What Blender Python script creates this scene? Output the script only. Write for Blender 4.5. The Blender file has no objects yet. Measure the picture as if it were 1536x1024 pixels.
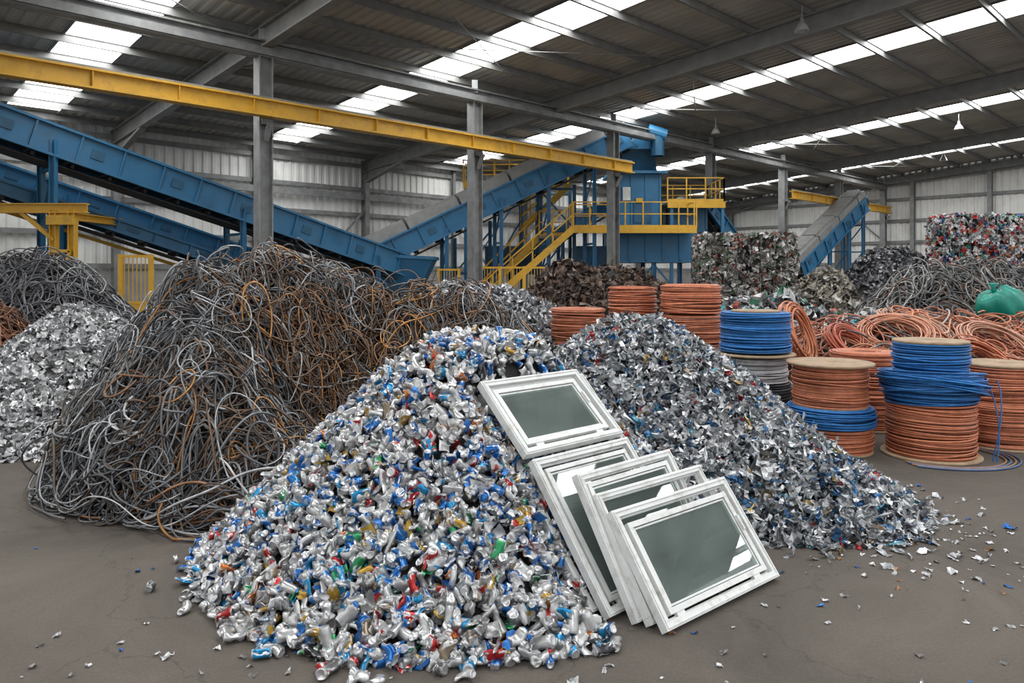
import bpy, math, numpy as np
rng=np.random.default_rng(7)
scene=bpy.context.scene
try:
    scene.view_settings.view_transform='Standard'
    scene.view_settings.look='None'
    scene.view_settings.exposure=0.0
except Exception as e: print(e)

# ---------------------------------------------------------------- materials
def mat(name,color=(.5,.5,.5),rough=.5,metal=0.0,attr=None,vary=.25,vscale=3.0,bump=.0,bscale=40.,
        dirt=None,dirt_amt=.5,dirt_scale=2.0,label=False,spec=.5):
    m=bpy.data.materials.new(name); m.use_nodes=True
    nt=m.node_tree; N=nt.nodes; L=nt.links
    bs=N['Principled BSDF']
    bs.inputs['Roughness'].default_value=rough; bs.inputs['Metallic'].default_value=metal
    bs.inputs['Specular IOR Level'].default_value=spec
    tc=N.new('ShaderNodeTexCoord')
    if attr:
        a=N.new('ShaderNodeAttribute'); a.attribute_name='col'; base=a.outputs['Color']
        if label:
            la=N.new('ShaderNodeAttribute'); la.attribute_name='lab'
            nz=N.new('ShaderNodeTexNoise'); nz.inputs['Scale'].default_value=1.3; nz.inputs['Detail'].default_value=2.5
            L.new(la.outputs['Vector'],nz.inputs['Vector'])
            rp=N.new('ShaderNodeValToRGB'); rp.color_ramp.elements[0].position=.57; rp.color_ramp.elements[1].position=.60
            L.new(nz.outputs['Fac'],rp.inputs['Fac'])
            mu=N.new('ShaderNodeMath'); mu.operation='MULTIPLY'; L.new(rp.outputs['Color'],mu.inputs[0]); L.new(a.outputs['Alpha'],mu.inputs[1])
            mx=N.new('ShaderNodeMix'); mx.data_type='RGBA'; L.new(mu.outputs[0],mx.inputs['Factor']); L.new(base,mx.inputs['A'])
            mx.inputs['B'].default_value=(.58,.58,.58,1); base=mx.outputs['Result']
    else:
        r=N.new('ShaderNodeRGB'); r.outputs[0].default_value=(*color,1); base=r.outputs[0]
    nz=N.new('ShaderNodeTexNoise'); nz.inputs['Scale'].default_value=vscale; nz.inputs['Detail'].default_value=6
    L.new(tc.outputs['Object'],nz.inputs['Vector'])
    mr=N.new('ShaderNodeMapRange'); mr.inputs['From Min'].default_value=.3; mr.inputs['From Max'].default_value=.7
    mr.inputs['To Min'].default_value=1-vary; mr.inputs['To Max'].default_value=1+vary*.6
    L.new(nz.outputs['Fac'],mr.inputs['Value'])
    vm=N.new('ShaderNodeVectorMath'); vm.operation='SCALE'; L.new(base,vm.inputs[0]); L.new(mr.outputs[0],vm.inputs['Scale'])
    out=vm.outputs[0]
    if dirt:
        n2=N.new('ShaderNodeTexNoise'); n2.inputs['Scale'].default_value=dirt_scale; n2.inputs['Detail'].default_value=9; n2.inputs['Roughness'].default_value=.7
        L.new(tc.outputs['Object'],n2.inputs['Vector'])
        rp=N.new('ShaderNodeValToRGB'); rp.color_ramp.elements[0].position=.5; rp.color_ramp.elements[1].position=.68
        rp.color_ramp.elements[1].color=(dirt_amt,)*3+(1,)
        L.new(n2.outputs['Fac'],rp.inputs['Fac'])
        mx=N.new('ShaderNodeMix'); mx.data_type='RGBA'; L.new(rp.outputs['Color'],mx.inputs['Factor']); L.new(out,mx.inputs['A'])
        mx.inputs['B'].default_value=(*dirt,1); out=mx.outputs['Result']
    L.new(out,bs.inputs['Base Color'])
    if bump>0:
        n3=N.new('ShaderNodeTexNoise'); n3.inputs['Scale'].default_value=bscale; n3.inputs['Detail'].default_value=5
        L.new(tc.outputs['Object'],n3.inputs['Vector'])
        bp=N.new('ShaderNodeBump'); bp.inputs['Strength'].default_value=bump; bp.inputs['Distance'].default_value=.02
        L.new(n3.outputs['Fac'],bp.inputs['Height']); L.new(bp.outputs['Normal'],bs.inputs['Normal'])
    return m

M_steel=mat('galvanised_grey_steel',(.23,.235,.23),.55,.2,dirt=(.12,.10,.08),dirt_amt=.5)
M_roofsteel=mat('roof_steel',(.21,.21,.20),.6,.1,vary=.2)
M_deck=mat('roof_deck',(.42,.405,.37),.6,.0,vary=.25,vscale=.6)
M_wall=mat('wall_cladding',(.76,.755,.72),.6,.0,vary=.12,vscale=.5,dirt=(.36,.33,.28),dirt_amt=.35,dirt_scale=.6)
M_conc=mat('concrete',(.34,.33,.31),.9,vary=.3,vscale=1.5,bump=.3,bscale=8)
M_blue=mat('blue_paint',(.020,.145,.29),.45,.0,vary=.3,vscale=1.5,dirt=(.05,.08,.10),dirt_amt=.6,dirt_scale=1.5)
M_dblue=mat('dark_blue_paint',(.014,.085,.16),.5,.0,vary=.3)
M_yel=mat('yellow_paint',(.68,.38,.03),.5,.0,vary=.25,vscale=2,dirt=(.2,.12,.03),dirt_amt=.6,dirt_scale=2)
M_belt=mat('rubber_belt',(.035,.034,.033),.85,vary=.3)
M_hood=mat('grey_cover',(.24,.24,.23),.6,.1,vary=.2)
M_can=mat('crushed_can_metal',rough=.30,metal=.6,attr=True,label=True,vary=.25,vscale=18)
M_shard=mat('shredded_metal',rough=.36,metal=.5,attr=True,vary=.35,vscale=25)
M_scrap=mat('scrap_mixed',rough=.6,metal=.2,attr=True,vary=.35,vscale=12)
M_wire=mat('scrap_wire',rough=.45,metal=.35,attr=True,vary=.45,vscale=9)
M_cable=mat('cable_metal',rough=.42,metal=.2,attr=True,vary=.2,vscale=14)
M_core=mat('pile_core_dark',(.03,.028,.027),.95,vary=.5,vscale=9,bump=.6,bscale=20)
M_core2=mat('pile_core_grey',(.10,.10,.10),.8,.2,vary=.6,vscale=25,bump=.8,bscale=40)
M_pvc=mat('white_window_frame',(.74,.75,.73),.4,vary=.06,vscale=5,dirt=(.34,.30,.24),dirt_amt=.5,dirt_scale=9)
M_rub=mat('window_gasket',(.05,.05,.05),.7)
M_wood=mat('spool_wood',(.38,.27,.17),.75,vary=.3,vscale=8)
M_bag=mat('green_plastic_bag',(.0,.23,.17),.4,vary=.25,vscale=5,bump=.5,bscale=6)
M_lamp=mat('lamp_aluminium',(.55,.56,.56),.35,.5)

def glass():
    m=bpy.data.materials.new('window_glass'); m.use_nodes=True; nt=m.node_tree; N=nt.nodes; L=nt.links
    N.remove(N['Principled BSDF']); o=N['Material Output']
    t=N.new('ShaderNodeBsdfTransparent'); t.inputs[0].default_value=(.84,.94,.90,1)
    g=N.new('ShaderNodeBsdfGlossy'); g.inputs['Roughness'].default_value=.015; g.inputs[0].default_value=(.95,1,.98,1)
    d=N.new('ShaderNodeBsdfDiffuse'); d.inputs[0].default_value=(.36,.44,.41,1)
    f=N.new('ShaderNodeFresnel'); f.inputs[0].default_value=1.8
    m1=N.new('ShaderNodeMixShader'); m2=N.new('ShaderNodeMixShader')
    tc=N.new('ShaderNodeTexCoord'); nz=N.new('ShaderNodeTexNoise'); nz.inputs['Scale'].default_value=2.2; nz.inputs['Detail'].default_value=3; nz.inputs['Roughness'].default_value=.5
    L.new(tc.outputs['Object'],nz.inputs['Vector'])
    mr=N.new('ShaderNodeMapRange'); mr.inputs['From Min'].default_value=.35; mr.inputs['From Max'].default_value=.7; mr.inputs['To Min'].default_value=.24; mr.inputs['To Max'].default_value=.42; L.new(nz.outputs['Fac'],mr.inputs['Value'])
    L.new(mr.outputs[0],m1.inputs[0]); L.new(t.outputs[0],m1.inputs[1]); L.new(d.outputs[0],m1.inputs[2])
    L.new(f.outputs[0],m2.inputs[0]); L.new(m1.outputs[0],m2.inputs[1]); L.new(g.outputs[0],m2.inputs[2])
    L.new(m2.outputs[0],o.inputs[0]); return m
M_glass=glass()
def emis(name,c,s):
    m=bpy.data.materials.new(name); m.use_nodes=True; bs=m.node_tree.nodes['Principled BSDF']
    bs.inputs['Base Color'].default_value=(.8,.8,.8,1)
    bs.inputs['Emission Color'].default_value=(*c,1); bs.inputs['Emission Strength'].default_value=s; return m
M_sky=emis('translucent_skylight',(.97,.985,1.0),12.0)

def floormat():
    m=bpy.data.materials.new('dusty_concrete_floor'); m.use_nodes=True; nt=m.node_tree; N=nt.nodes; L=nt.links
    bs=N['Principled BSDF']; bs.inputs['Roughness'].default_value=.9; bs.inputs['Specular IOR Level'].default_value=.25
    tc=N.new('ShaderNodeTexCoord')
    def noise(s,d,r=.6,dist=0):
        n=N.new('ShaderNodeTexNoise'); n.inputs['Scale'].default_value=s; n.inputs['Detail'].default_value=d; n.inputs['Roughness'].default_value=r
        n.inputs['Distortion'].default_value=dist; L.new(tc.outputs['Object'],n.inputs['Vector']); return n
    n1=noise(.6,9,.7,.6); n2=noise(60,4)
    r1=N.new('ShaderNodeValToRGB'); e=r1.color_ramp.elements; e[0].position=.3; e[0].color=(.080,.068,.057,1); e[1].position=.72; e[1].color=(.146,.126,.107,1)
    L.new(n1.outputs['Fac'],r1.inputs['Fac'])
    r2=N.new('ShaderNodeMapRange'); r2.inputs['To Min'].default_value=.68; r2.inputs['To Max'].default_value=1.28; L.new(n2.outputs['Fac'],r2.inputs['Value'])
    vm=N.new('ShaderNodeVectorMath'); vm.operation='SCALE'; L.new(r1.outputs[0],vm.inputs[0]); L.new(r2.outputs[0],vm.inputs['Scale'])
    v=N.new('ShaderNodeTexVoronoi'); v.feature='DISTANCE_TO_EDGE'; v.inputs['Scale'].default_value=.45
    nd=noise(1.5,5); va=N.new('ShaderNodeVectorMath'); va.operation='ADD'; L.new(tc.outputs['Object'],va.inputs[0]); L.new(nd.outputs['Color'],va.inputs[1]); L.new(va.outputs[0],v.inputs['Vector'])
    r3=N.new('ShaderNodeMapRange'); r3.inputs['From Max'].default_value=.006; r3.inputs['To Min'].default_value=.75; r3.inputs['To Max'].default_value=1; L.new(v.outputs['Distance'],r3.inputs['Value'])
    v2=N.new('ShaderNodeVectorMath'); v2.operation='SCALE'; L.new(vm.outputs[0],v2.inputs[0]); L.new(r3.outputs[0],v2.inputs['Scale'])
    L.new(v2.outputs[0],bs.inputs['Base Color'])
    bp=N.new('ShaderNodeBump'); bp.inputs['Strength'].default_value=.35; bp.inputs['Distance'].default_value=.01
    n4=noise(25,6); L.new(n4.outputs['Fac'],bp.inputs['Height']); L.new(bp.outputs['Normal'],bs.inputs['Normal'])
    return m
M_floor=floormat()

# ---------------------------------------------------------------- builder
def nrm(v):
    v=np.asarray(v,float); l=np.linalg.norm(v,axis=-1,keepdims=True); return v/np.maximum(l,1e-9)
class B:
    def __init__(s): s.V=[];s.Q=[];s.QM=[];s.T=[];s.TM=[];s.C=[];s.LB=[];s.n=0
    def add(s,V,Q=None,T=None,m=0,col=None,lab=None):
        V=np.asarray(V,float).reshape(-1,3); k=len(V)
        s.V.append(V)
        if Q is not None and len(Q): Q=np.asarray(Q).reshape(-1,4); s.Q.append(Q+s.n); s.QM.append(np.full(len(Q),m))
        if T is not None and len(T): T=np.asarray(T).reshape(-1,3); s.T.append(T+s.n); s.TM.append(np.full(len(T),m))
        if col is None: c=np.ones((k,4))
        else:
            c=np.asarray(col,float)
            if c.ndim==1: c=np.tile(c,(k,1))
            if c.shape[1]==3: c=np.concatenate([c,np.ones((k,1))],1)
        s.C.append(c); s.LB.append(np.zeros((k,3)) if lab is None else lab); s.n+=k
    BQ=np.array([[0,1,3,2],[4,6,7,5],[0,4,5,1],[2,3,7,6],[0,2,6,4],[1,5,7,3]])
    def obox(s,c,ax,ay,az,m=0,col=None):
        c=np.asarray(c,float);ax=np.asarray(ax,float);ay=np.asarray(ay,float);az=np.asarray(az,float)
        V=[c+i*ax+j*ay+k*az for i in(-1,1) for j in(-1,1) for k in(-1,1)]
        s.add(V,s.BQ,m=m,col=col)
    def box(s,x0,x1,y0,y1,z0,z1,m=0,col=None):
        s.obox(((x0+x1)/2,(y0+y1)/2,(z0+z1)/2),((x1-x0)/2,0,0),(0,(y1-y0)/2,0),(0,0,(z1-z0)/2),m,col)
    def fr(s,p,q,up):
        p=np.asarray(p,float);q=np.asarray(q,float);d=nrm(q-p);up=np.asarray(up,float)
        if abs(np.dot(d,up))>.95: up=np.array([1.,0,0]) if abs(d[0])<.9 else np.array([0,1.,0])
        sd=nrm(np.cross(d,up));u=nrm(np.cross(sd,d));return p,q,d,sd,u
    def beam(s,p,q,w,h,m=0,up=(0,0,1),col=None):
        p,q,d,sd,u=s.fr(p,q,up); s.obox((p+q)/2,(q-p)/2,sd*w/2,u*h/2,m,col)
    def ibeam(s,p,q,w,h,t=.03,m=0,up=(0,0,1)):
        p,q,d,sd,u=s.fr(p,q,up); o=u*(h/2-t/2)
        s.obox((p+q)/2,(q-p)/2,sd*t/2,u*(h/2-t),m); s.obox((p+q)/2+o,(q-p)/2,sd*w/2,u*t/2,m); s.obox((p+q)/2-o,(q-p)/2,sd*w/2,u*t/2,m)
    def tubes(s,P,r,sides=5,m=0,col=None,ref=None):
        P=np.asarray(P,float)
        if P.ndim==2: P=P[None]
        W,N,_=P.shape; r=np.broadcast_to(np.asarray(r,float),(W,))
        T=np.gradient(P,axis=1); T=nrm(T)
        if ref is None:
            ref=np.zeros((W,1,3)); mz=np.abs(T[:,:,2]).mean(1); ref[:,0,2]=(mz<.8); ref[:,0,0]=(mz>=.8)
        else: ref=np.asarray(ref,float).reshape(-1,1,3)
        n1=nrm(np.cross(T,ref+T*0)+1e-6); n2=np.cross(T,n1)
        a=np.arange(sides)*2*math.pi/sides
        V=P[:,:,None]+r[:,None,None,None]*(np.cos(a)[None,None,:,None]*n1[:,:,None]+np.sin(a)[None,None,:,None]*n2[:,:,None])
        i=np.arange(W)[:,None,None]*N*sides; j=np.arange(N-1)[None,:,None]*sides; k=np.arange(sides)[None,None,:]; k2=(k+1)%sides
        Q=np.stack([i+j+k,i+j+k2,i+j+sides+k2,i+j+sides+k],-1).reshape(-1,4)
        c=None
        if col is not None:
            col=np.asarray(col,float)
            if col.ndim==1: col=np.tile(col,(W,1))
            if col.ndim==2: c=np.repeat(col,N*sides,axis=0)
            else: c=np.repeat(col.reshape(W*N,-1),sides,axis=0)
        s.add(V.reshape(-1,3),Q,m=m,col=c)
    def tube(s,pts,r,sides=6,m=0,col=None): s.tubes(np.asarray(pts,float)[None],r,sides,m,col)
    def lathe(s,prof,c,seg=24,m=0,col=None,axis=(0,0,1)):
        ax=nrm(axis); t=np.array([1.,0,0]) if abs(ax[0])<.9 else np.array([0,1.,0]); e1=nrm(np.cross(ax,t)); e2=np.cross(ax,e1)
        a=np.arange(seg)*2*math.pi/seg; prof=np.asarray(prof,float)
        V=np.asarray(c,float)+prof[:,0][:,None,None]*(np.cos(a)[None,:,None]*e1+np.sin(a)[None,:,None]*e2)+prof[:,1][:,None,None]*ax
        n=len(prof); j=np.arange(n-1)[:,None]*seg; k=np.arange(seg)[None]; k2=(k+1)%seg
        Q=np.stack([j+k,j+k2,j+seg+k2,j+seg+k],-1).reshape(-1,4)
        s.add(V.reshape(-1,3),Q,m=m,col=col)
    def done(s,name,mats,smooth=False,bevel=0,zbase=True):
        V=np.concatenate(s.V); mn=V.min(0);mx=V.max(0); c=(mn+mx)/2; c[2]=mn[2]; V=V-c
        me=bpy.data.meshes.new(name); me.vertices.add(len(V)); me.vertices.foreach_set('co',V.astype(np.float32).ravel())
        li=[];st=[];mi=[];off=0
        if s.Q:
            Q=np.concatenate(s.Q); li.append(Q.ravel()); st.append(off+4*np.arange(len(Q))); off+=4*len(Q); mi.append(np.concatenate(s.QM))
        if s.T:
            T=np.concatenate(s.T); li.append(T.ravel()); st.append(off+3*np.arange(len(T))); off+=3*len(T); mi.append(np.concatenate(s.TM))
        li=np.concatenate(li).astype(np.int32);st=np.concatenate(st).astype(np.int32);mi=np.concatenate(mi).astype(np.int32)
        me.loops.add(len(li)); me.loops.foreach_set('vertex_index',li)
        me.polygons.add(len(st)); me.polygons.foreach_set('loop_start',st)
        me.polygons.foreach_set('material_index',mi)
        me.polygons.foreach_set('use_smooth',np.full(len(st),smooth))
        for m in mats: me.materials.append(m)
        me.update(calc_edges=True)
        ca=me.attributes.new('col','FLOAT_COLOR','POINT'); ca.data.foreach_set('color',np.concatenate(s.C).astype(np.float32).ravel())
        lb=np.concatenate(s.LB)
        if np.any(lb): la=me.attributes.new('lab','FLOAT_VECTOR','POINT'); la.data.foreach_set('vector',lb.astype(np.float32).ravel())
        ob=bpy.data.objects.new(name,me); ob.location=c; scene.collection.objects.link(ob)
        if bevel>0:
            bm=ob.modifiers.new('bevel','BEVEL'); bm.width=bevel; bm.segments=2; bm.limit_method='ANGLE'
        return ob

# ---------------------------------------------------------------- building coordinates
O=np.array([-6.78,20.,0]); U=nrm([5.5,5.3,0]); Vv=np.array([-U[1],U[0],0.])
SP=7.64
def W(a,b,z=0.): return O+a*U+b*Vv+np.array([0,0,z])
def roofz(b): return 8.95-.07*b
A0,A1,B0,B1=-32.,46.5,-32.,13.5

b=B(); b.add([W(-45,-45,0),W(60,-45,0),W(60,25,0),W(-45,25,0)],[[0,1,2,3]]); b.done('floor',[M_floor])
strips=[-23.5,-13.0,-3.0,6.6,16.8,28.8,39.8]; SW=.85
def prof(x0,x1,per=.33,d=.045):
    pts=[];x=x0
    while x<x1:
        for f,o in((0,0),(.35,0),(.5,d),(.85,d)):
            if x+f*per<x1: pts.append((x+f*per,o))
        x+=per
    pts.append((x1,0)); return pts
b=B(); edges=[A0]
for s_ in strips: edges+= [s_-SW,s_+SW]
edges.append(A1)
for i in range(0,len(edges),2):
    pr=prof(edges[i],edges[i+1]); V=[]
    for a,o in pr: V+= [W(a,B0,roofz(B0)+o),W(a,B1,roofz(B1)+o)]
    n=len(pr); k=np.arange(n-1)*2; b.add(V,np.stack([k,k+1,k+3,k+2],1))
b.done('ceiling',[M_deck])
for i,s_ in enumerate(strips):
    b=B(); b.add([W(s_-SW,B0,roofz(B0)+.02),W(s_+SW,B0,roofz(B0)+.02),W(s_+SW,12.4,roofz(12.4)+.02),W(s_-SW,12.4,roofz(12.4)+.02)],[[0,3,2,1]])
    b.add([W(s_-SW,12.4,roofz(12.4)),W(s_+SW,12.4,roofz(12.4)),W(s_+SW,B1,roofz(B1)),W(s_-SW,B1,roofz(B1))],[[0,3,2,1]],m=1)
    b.done('window_%d'%(i+1),[M_sky,M_deck])
b=B()
for bb in np.arange(12.9,B0,-1.75):
    z=roofz(bb)-.13; b.ibeam(W(A0,bb,z),W(A1,bb,z),.08,.24,.02)
for s_ in strips:
    for e in(-SW,SW): b.beam(W(s_+e,B0,roofz(B0)-.02),W(s_+e,B1,roofz(B1)-.02),.06,.06)
b.done('trim_1',[M_roofsteel])
RA=[-35+11.7*i+(-.1) for i in range(0,7)]; RA=[a for a in RA if a>A0]+[A1-.4]
b=B()
for a in RA:
    b.ibeam(W(a,B0,roofz(B0)-.55),W(a,B1-.1,roofz(B1)-.55),.28,.58,.04)
    b.beam(W(a,B1-.3,roofz(B1)-1.35),W(a,B1-3.6,roofz(B1-3.6)-.85),.24,.1)
    b.beam(W(a,B1-.35,roofz(B1)-1.1),W(a,B1-2.4,roofz(B1-2.4)-.9),.03,.45)
    for k in(-18,-8,2,9): b.beam(W(a-.02,k,roofz(k)-.84),W(a+1.6,k,roofz(k)-.24),.05,.05)
for i in range(len(RA)-1):
    for b0,b1 in((-6,1),(1,-6)): b.tube([W(RA[i],b0,roofz(b0)-.35),W(RA[i+1],b1,roofz(b1)-.35)],.018,5)
b.done('roof_rafters',[M_roofsteel])
b=B(); pr=prof(A0,A1,.40,.05); V=[]
for a,o in pr: V+=[W(a,B1+o,2.0),W(a,B1+o,roofz(B1)+.05)]
n=len(pr);k=np.arange(n-1)*2;b.add(V,np.stack([k,k+1,k+3,k+2],1))
b.obox(W((A0+A1)/2,B1+.05,1.05),U*(A1-A0)/2,Vv*.12,(0,0,1.05),m=1)
b.done('wall_back',[M_wall,M_conc])
b=B(); pr=prof(B0,B1,.40,.05); V=[]
for bb,o in pr: V+=[W(A1+o,bb,2.4),W(A1+o,bb,roofz(bb)+.05)]
n=len(pr);k=np.arange(n-1)*2;b.add(V,np.stack([k,k+1,k+3,k+2],1))
b.obox(W(A1+.05,(B0+B1)/2,1.25),U*.15,Vv*(B1-B0)/2,(0,0,1.25),m=1)
b.done('wall_right',[M_wall,M_conc])
b=B()
for z in(2.3,3.6,5.0,6.3,7.5): b.beam(W(A0,B1-.12,z),W(A1,B1-.12,z),.1,.2)
for a in RA: b.ibeam(W(a,B1-.3,0),W(a,B1-.3,roofz(B1)-.3),.25,.42,.04,up=Vv)
for i in range(len(RA)-1):
    am=(RA[i]+RA[i+1])/2; b.ibeam(W(am,B1-.25,0),W(am,B1-.25,roofz(B1)-.1),.18,.22,.03,up=Vv)
for x0,x1 in((5.9,11.6),(17.5,23.2)):
    b.beam(W(x0,B1-.3,5.2),W((x0+x1)/2,B1-.3,2.2),.1,.1); b.beam(W(x1,B1-.3,5.2),W((x0+x1)/2,B1-.3,2.2),.1,.1)
b.beam(W(A0,B1-.28,5.9),W(A1,B1-.28,5.9),.14,.3)
b.done('trim_2',[M_steel])
b=B()
for z in(2.7,4.2,5.7,7.2): b.beam(W(A1-.1,B0,z),W(A1-.1,B1,z),.1,.2)
for bb in np.arange(12,B0,-4.6): b.ibeam(W(A1-.3,bb,0),W(A1-.3,bb,roofz(bb)-.2),.25,.36,.04,up=U)
b.beam(W(A1-.5,B0,roofz(B0)-.5),W(A1-.5,B1,roofz(B1)-.5),.2,.45)
for bb in(-10,3):
    b.beam(W(A1-.25,bb,6.9),W(A1-.25,bb-4.6,2.7),.09,.09)
b.done('trim_3',[M_steel])

for i in range(-2,7):
    b=B(); a=i*SP
    b.ibeam(W(a,0,0.03),W(a,0,8.0),.36,.40,.035,up=U)
    b.obox(W(a,0,.02),U*.3,Vv*.3,(0,0,.02))
    b.beam(W(a,0,8.2),W(a,0,roofz(0)-.3),.2,.2)
    b.beam(W(a,-.25,6.1),W(a,.2,6.1),.3,.16); b.beam(W(a,-.42,6.05),W(a,-.15,5.6),.16,.05)
    b.done('steel_column',[M_steel])
b=B(); b.ibeam(W(A0,0,8.1),W(A1-.6,0,8.1),.34,.46,.05)
b.beam(W(A0,-.24,8.0),W(A1-.6,-.24,8.0),.05,.2)
b.done('eave_beam',[M_steel])
def crane(name,a0,a1):
    b=B(); b.ibeam(W(a0,-.42,6.42),W(a1,-.42,6.42),.3,.46,.05); b.beam(W(a0,-.42,6.69),W(a1,-.42,6.69),.07,.07,m=1)
    for a in np.arange(a0+.6,a1,1.9): b.obox(W(a,-.42,6.42),U*.012,Vv*.13,(0,0,.2))
    return b.done(name,[M_yel,M_steel])
crane('yellow_crane_beam',A0+.5,16.0); crane('yellow_crane_beam',30.8,46.0)

for (a,bb) in((1.5,-6),(11,-10),(22,-14),(13.5,4.5),(20,-2),(29.5,-9),(27,-16),(38,-6),(36,-14),(3.5,7.5)):
    b=B(); z=roofz(bb)-.75; p=W(a,bb,z)
    b.tube([p+[0,0,.2],p+[0,0,.55]],.015,6,m=0)
    b.lathe([(.0,.22),(.05,.22),(.06,.09),(.09,.07),(.15,-.02),(.2,-.15),(.21,-.16),(.19,-.15),(.08,.0),(0,.0)],p,20)
    b.done('high_bay_lamp',[M_lamp],smooth=True)

# ---------------------------------------------------------------- conveyors
def conveyor(name,P,Q,w=1.1,h=.75,legs=(),hood=False,rail=False,legw=.16):
    b=B(); P=np.array(P,float);Q=np.array(Q,float); L=np.linalg.norm(Q-P); d=nrm(Q-P); sd=nrm(np.cross(d,(0,0,1))); u=np.cross(sd,d)
    for s_ in(-1,1):
        o=sd*s_*w/2
        b.obox((P+Q)/2+o,(Q-P)/2,sd*.02,u*h/2,0)
        for e in(-1,1): b.obox((P+Q)/2+o+sd*s_*.05+u*e*(h/2),(Q-P)/2,sd*.07,u*.035,0)
        for t in np.arange(.4,L,1.15): b.obox(P+d*t+o+sd*s_*.05,d*.025,sd*.05,u*h/2,0)
        for t in np.arange(.9,L,2.3): b.obox(P+d*t+o+sd*s_*.03,d*.18,sd*.02,u*h*.16,3)
    b.obox((P+Q)/2+u*(h/2-.06),(Q-P)/2,sd*(w/2-.04),u*.02,1)
    b.obox((P+Q)/2-u*(h/2-.1),(Q-P)/2,sd*(w/2-.1),u*.02,1)
    for t in np.arange(.3,L,1.):
        b.tube([P+d*t-sd*w*.46-u*h*.36,P+d*t+sd*w*.46-u*h*.36],.06,8,m=2)
        b.obox(P+d*t-u*(h/2+.1),d*.04,sd*w*.45,u*.05,1)
    b.obox((P+Q)/2-u*(h/2+.2),(Q-P)/2,sd*(w/2-.12),u*.02,1)
    for E in(P,Q): b.tube([E-sd*w*.5,E+sd*w*.5],.26,14,m=2)
    if hood:
        for t0 in np.arange(0,L-.1,2.4):
            t1=min(L,t0+2.3); c=P+d*(t0+t1)/2+u*(h/2+.22)
            b.obox(c,d*(t1-t0)/2,sd*(w/2+.03),u*.19,2); b.obox(c+u*.24,d*(t1-t0)/2,sd*(w/2-.2),u*.06,2)
    if rail:
        for s_ in(-1,):
            o=sd*s_*(w/2+.15)
            b.obox((P+Q)/2+o-u*.5,(Q-P)/2,sd*.05,u*.05,4)
    for t in legs:
        c=P+d*t*L
        for s_ in(-1,1):
            p=c+sd*s_*(w/2+.02); b.ibeam((p[0],p[1],0),(p[0],p[1],p[2]),legw,legw,.02)
            b.box(p[0]-.15,p[0]+.15,p[1]-.15,p[1]+.15,0,.03)
        p=c-sd*w/2;q=c+sd*w/2; z=c[2]
        for k in range(int(z//1.6)):
            b.beam((p[0],p[1],k*1.6+.3),(q[0],q[1],k*1.6+1.7),.06,.06); b.beam((p[0],p[1],k*1.6+1.7),(q[0],q[1],k*1.6+1.7),.08,.08)
    return b.done(name,[M_blue,M_belt,M_hood,M_dblue,M_yel])
conveyor('belt_conveyor',W(-10.5,4.6,7.45),W(8.6,5.2,2.15),1.2,.82,legs=(.12,.335,.62,.9))
conveyor('belt_conveyor',W(-12,7.6,7.2),W(5.8,7.6,1.7),1.1,.55,legs=(.3,.5,.8),rail=True)
conveyor('belt_conveyor',W(-9,6.2,5.7),W(4.5,6.2,1.4),.9,.35,legs=(.4,.7),rail=True)
conveyor('belt_conveyor',(-6.2,29.9,2.35),(5.0,32.9,8.05),1.15,.85,legs=(.3,.5,.68,.86),hood=True)
conveyor('belt_conveyor',(-2.5,34.5,1.2),(4.4,35.5,5.2),1.0,.5,legs=(.35,.7))
conveyor('belt_conveyor',(8.9,34.6,5.3),(11.6,36.5,2.4),.9,.6,legs=(.6,))
conveyor('belt_conveyor',(15.6,40.8,2.2),(21.2,45.,6.3),1.2,.8,legs=(.4,.7,.93),hood=True)

def railing(b,pts,h=1.1,m=0,step=1.1,r=.03):
    pts=[np.array(p,float) for p in pts]
    for p,q in zip(pts[:-1],pts[1:]):
        for z in(h,h*.55): b.beam(p+[0,0,z],q+[0,0,z],r*1.6,r*1.6,m=m)
        b.beam(p+[0,0,.08],q+[0,0,.08],.02,.14,m=m)
        n=max(1,int(np.linalg.norm(q-p)/step))
        for i in range(n+1):
            c=p+(q-p)*i/n; b.beam(c,c+[0,0,h],r*1.8,r*1.8,m=m)
def pbox(b,x0,x1,y0,y1,z0,z1,m=0,nx=3):
    b.box(x0,x1,y0,y1,z0,z1,m)
    for z in(z0,z1): b.box(x0-.05,x1+.05,y0-.05,y1+.05,z-.05,z+.05,m)
    for i in range(nx+1):
        x=x0+(x1-x0)*i/nx; b.box(x-.035,x+.035,y0-.05,y0,z0,z1,m); 
    for i in range(3):
        y=y0+(y1-y0)*i/2; 
        for x in(x0,x1): b.box(x-.05,x+.05,y-.035,y+.035,z0,z1,m)
b=B()
pbox(b,4.5,8.3,33,36,2.55,3.95,0,5)
pbox(b,4.75,6.7,33.2,35.4,3.95,6.55,0,3)
b.box(4.4,7.0,32.9,35.7,6.5,6.62,0)
V=[(4.9,33.3,6.6),(6.6,33.3,6.6),(6.6,35.2,6.6),(4.9,35.2,6.6),(5.0,32.8,7.7),(6.3,32.8,7.7),(6.3,34.6,7.7),(5.0,34.6,7.7)]
b.add(V,[[0,1,5,4],[1,2,6,5],[2,3,7,6],[3,0,4,7],[4,5,6,7]],m=3)
pbox(b,4.75,6.35,32.7,34.4,7.6,8.25,0,2)
b.tube([(6.0,32.4,8.35),(6.8,32.4,8.1)],.26,14,m=0); b.tube([(6.45,32.5,8.1),(6.45,32.5,7.2)],.3,12,m=3)
b.box(4.2,4.7,32.8,34,6.8,8.1,3)
pbox(b,7.3,8.9,33.6,35.6,3.95,5.1,3,2)
for x in(4.6,6.4,8.2):
    for y in(33.1,35.9): b.ibeam((x,y,0),(x,y,2.6),.2,.2,.03,m=0)
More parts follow.
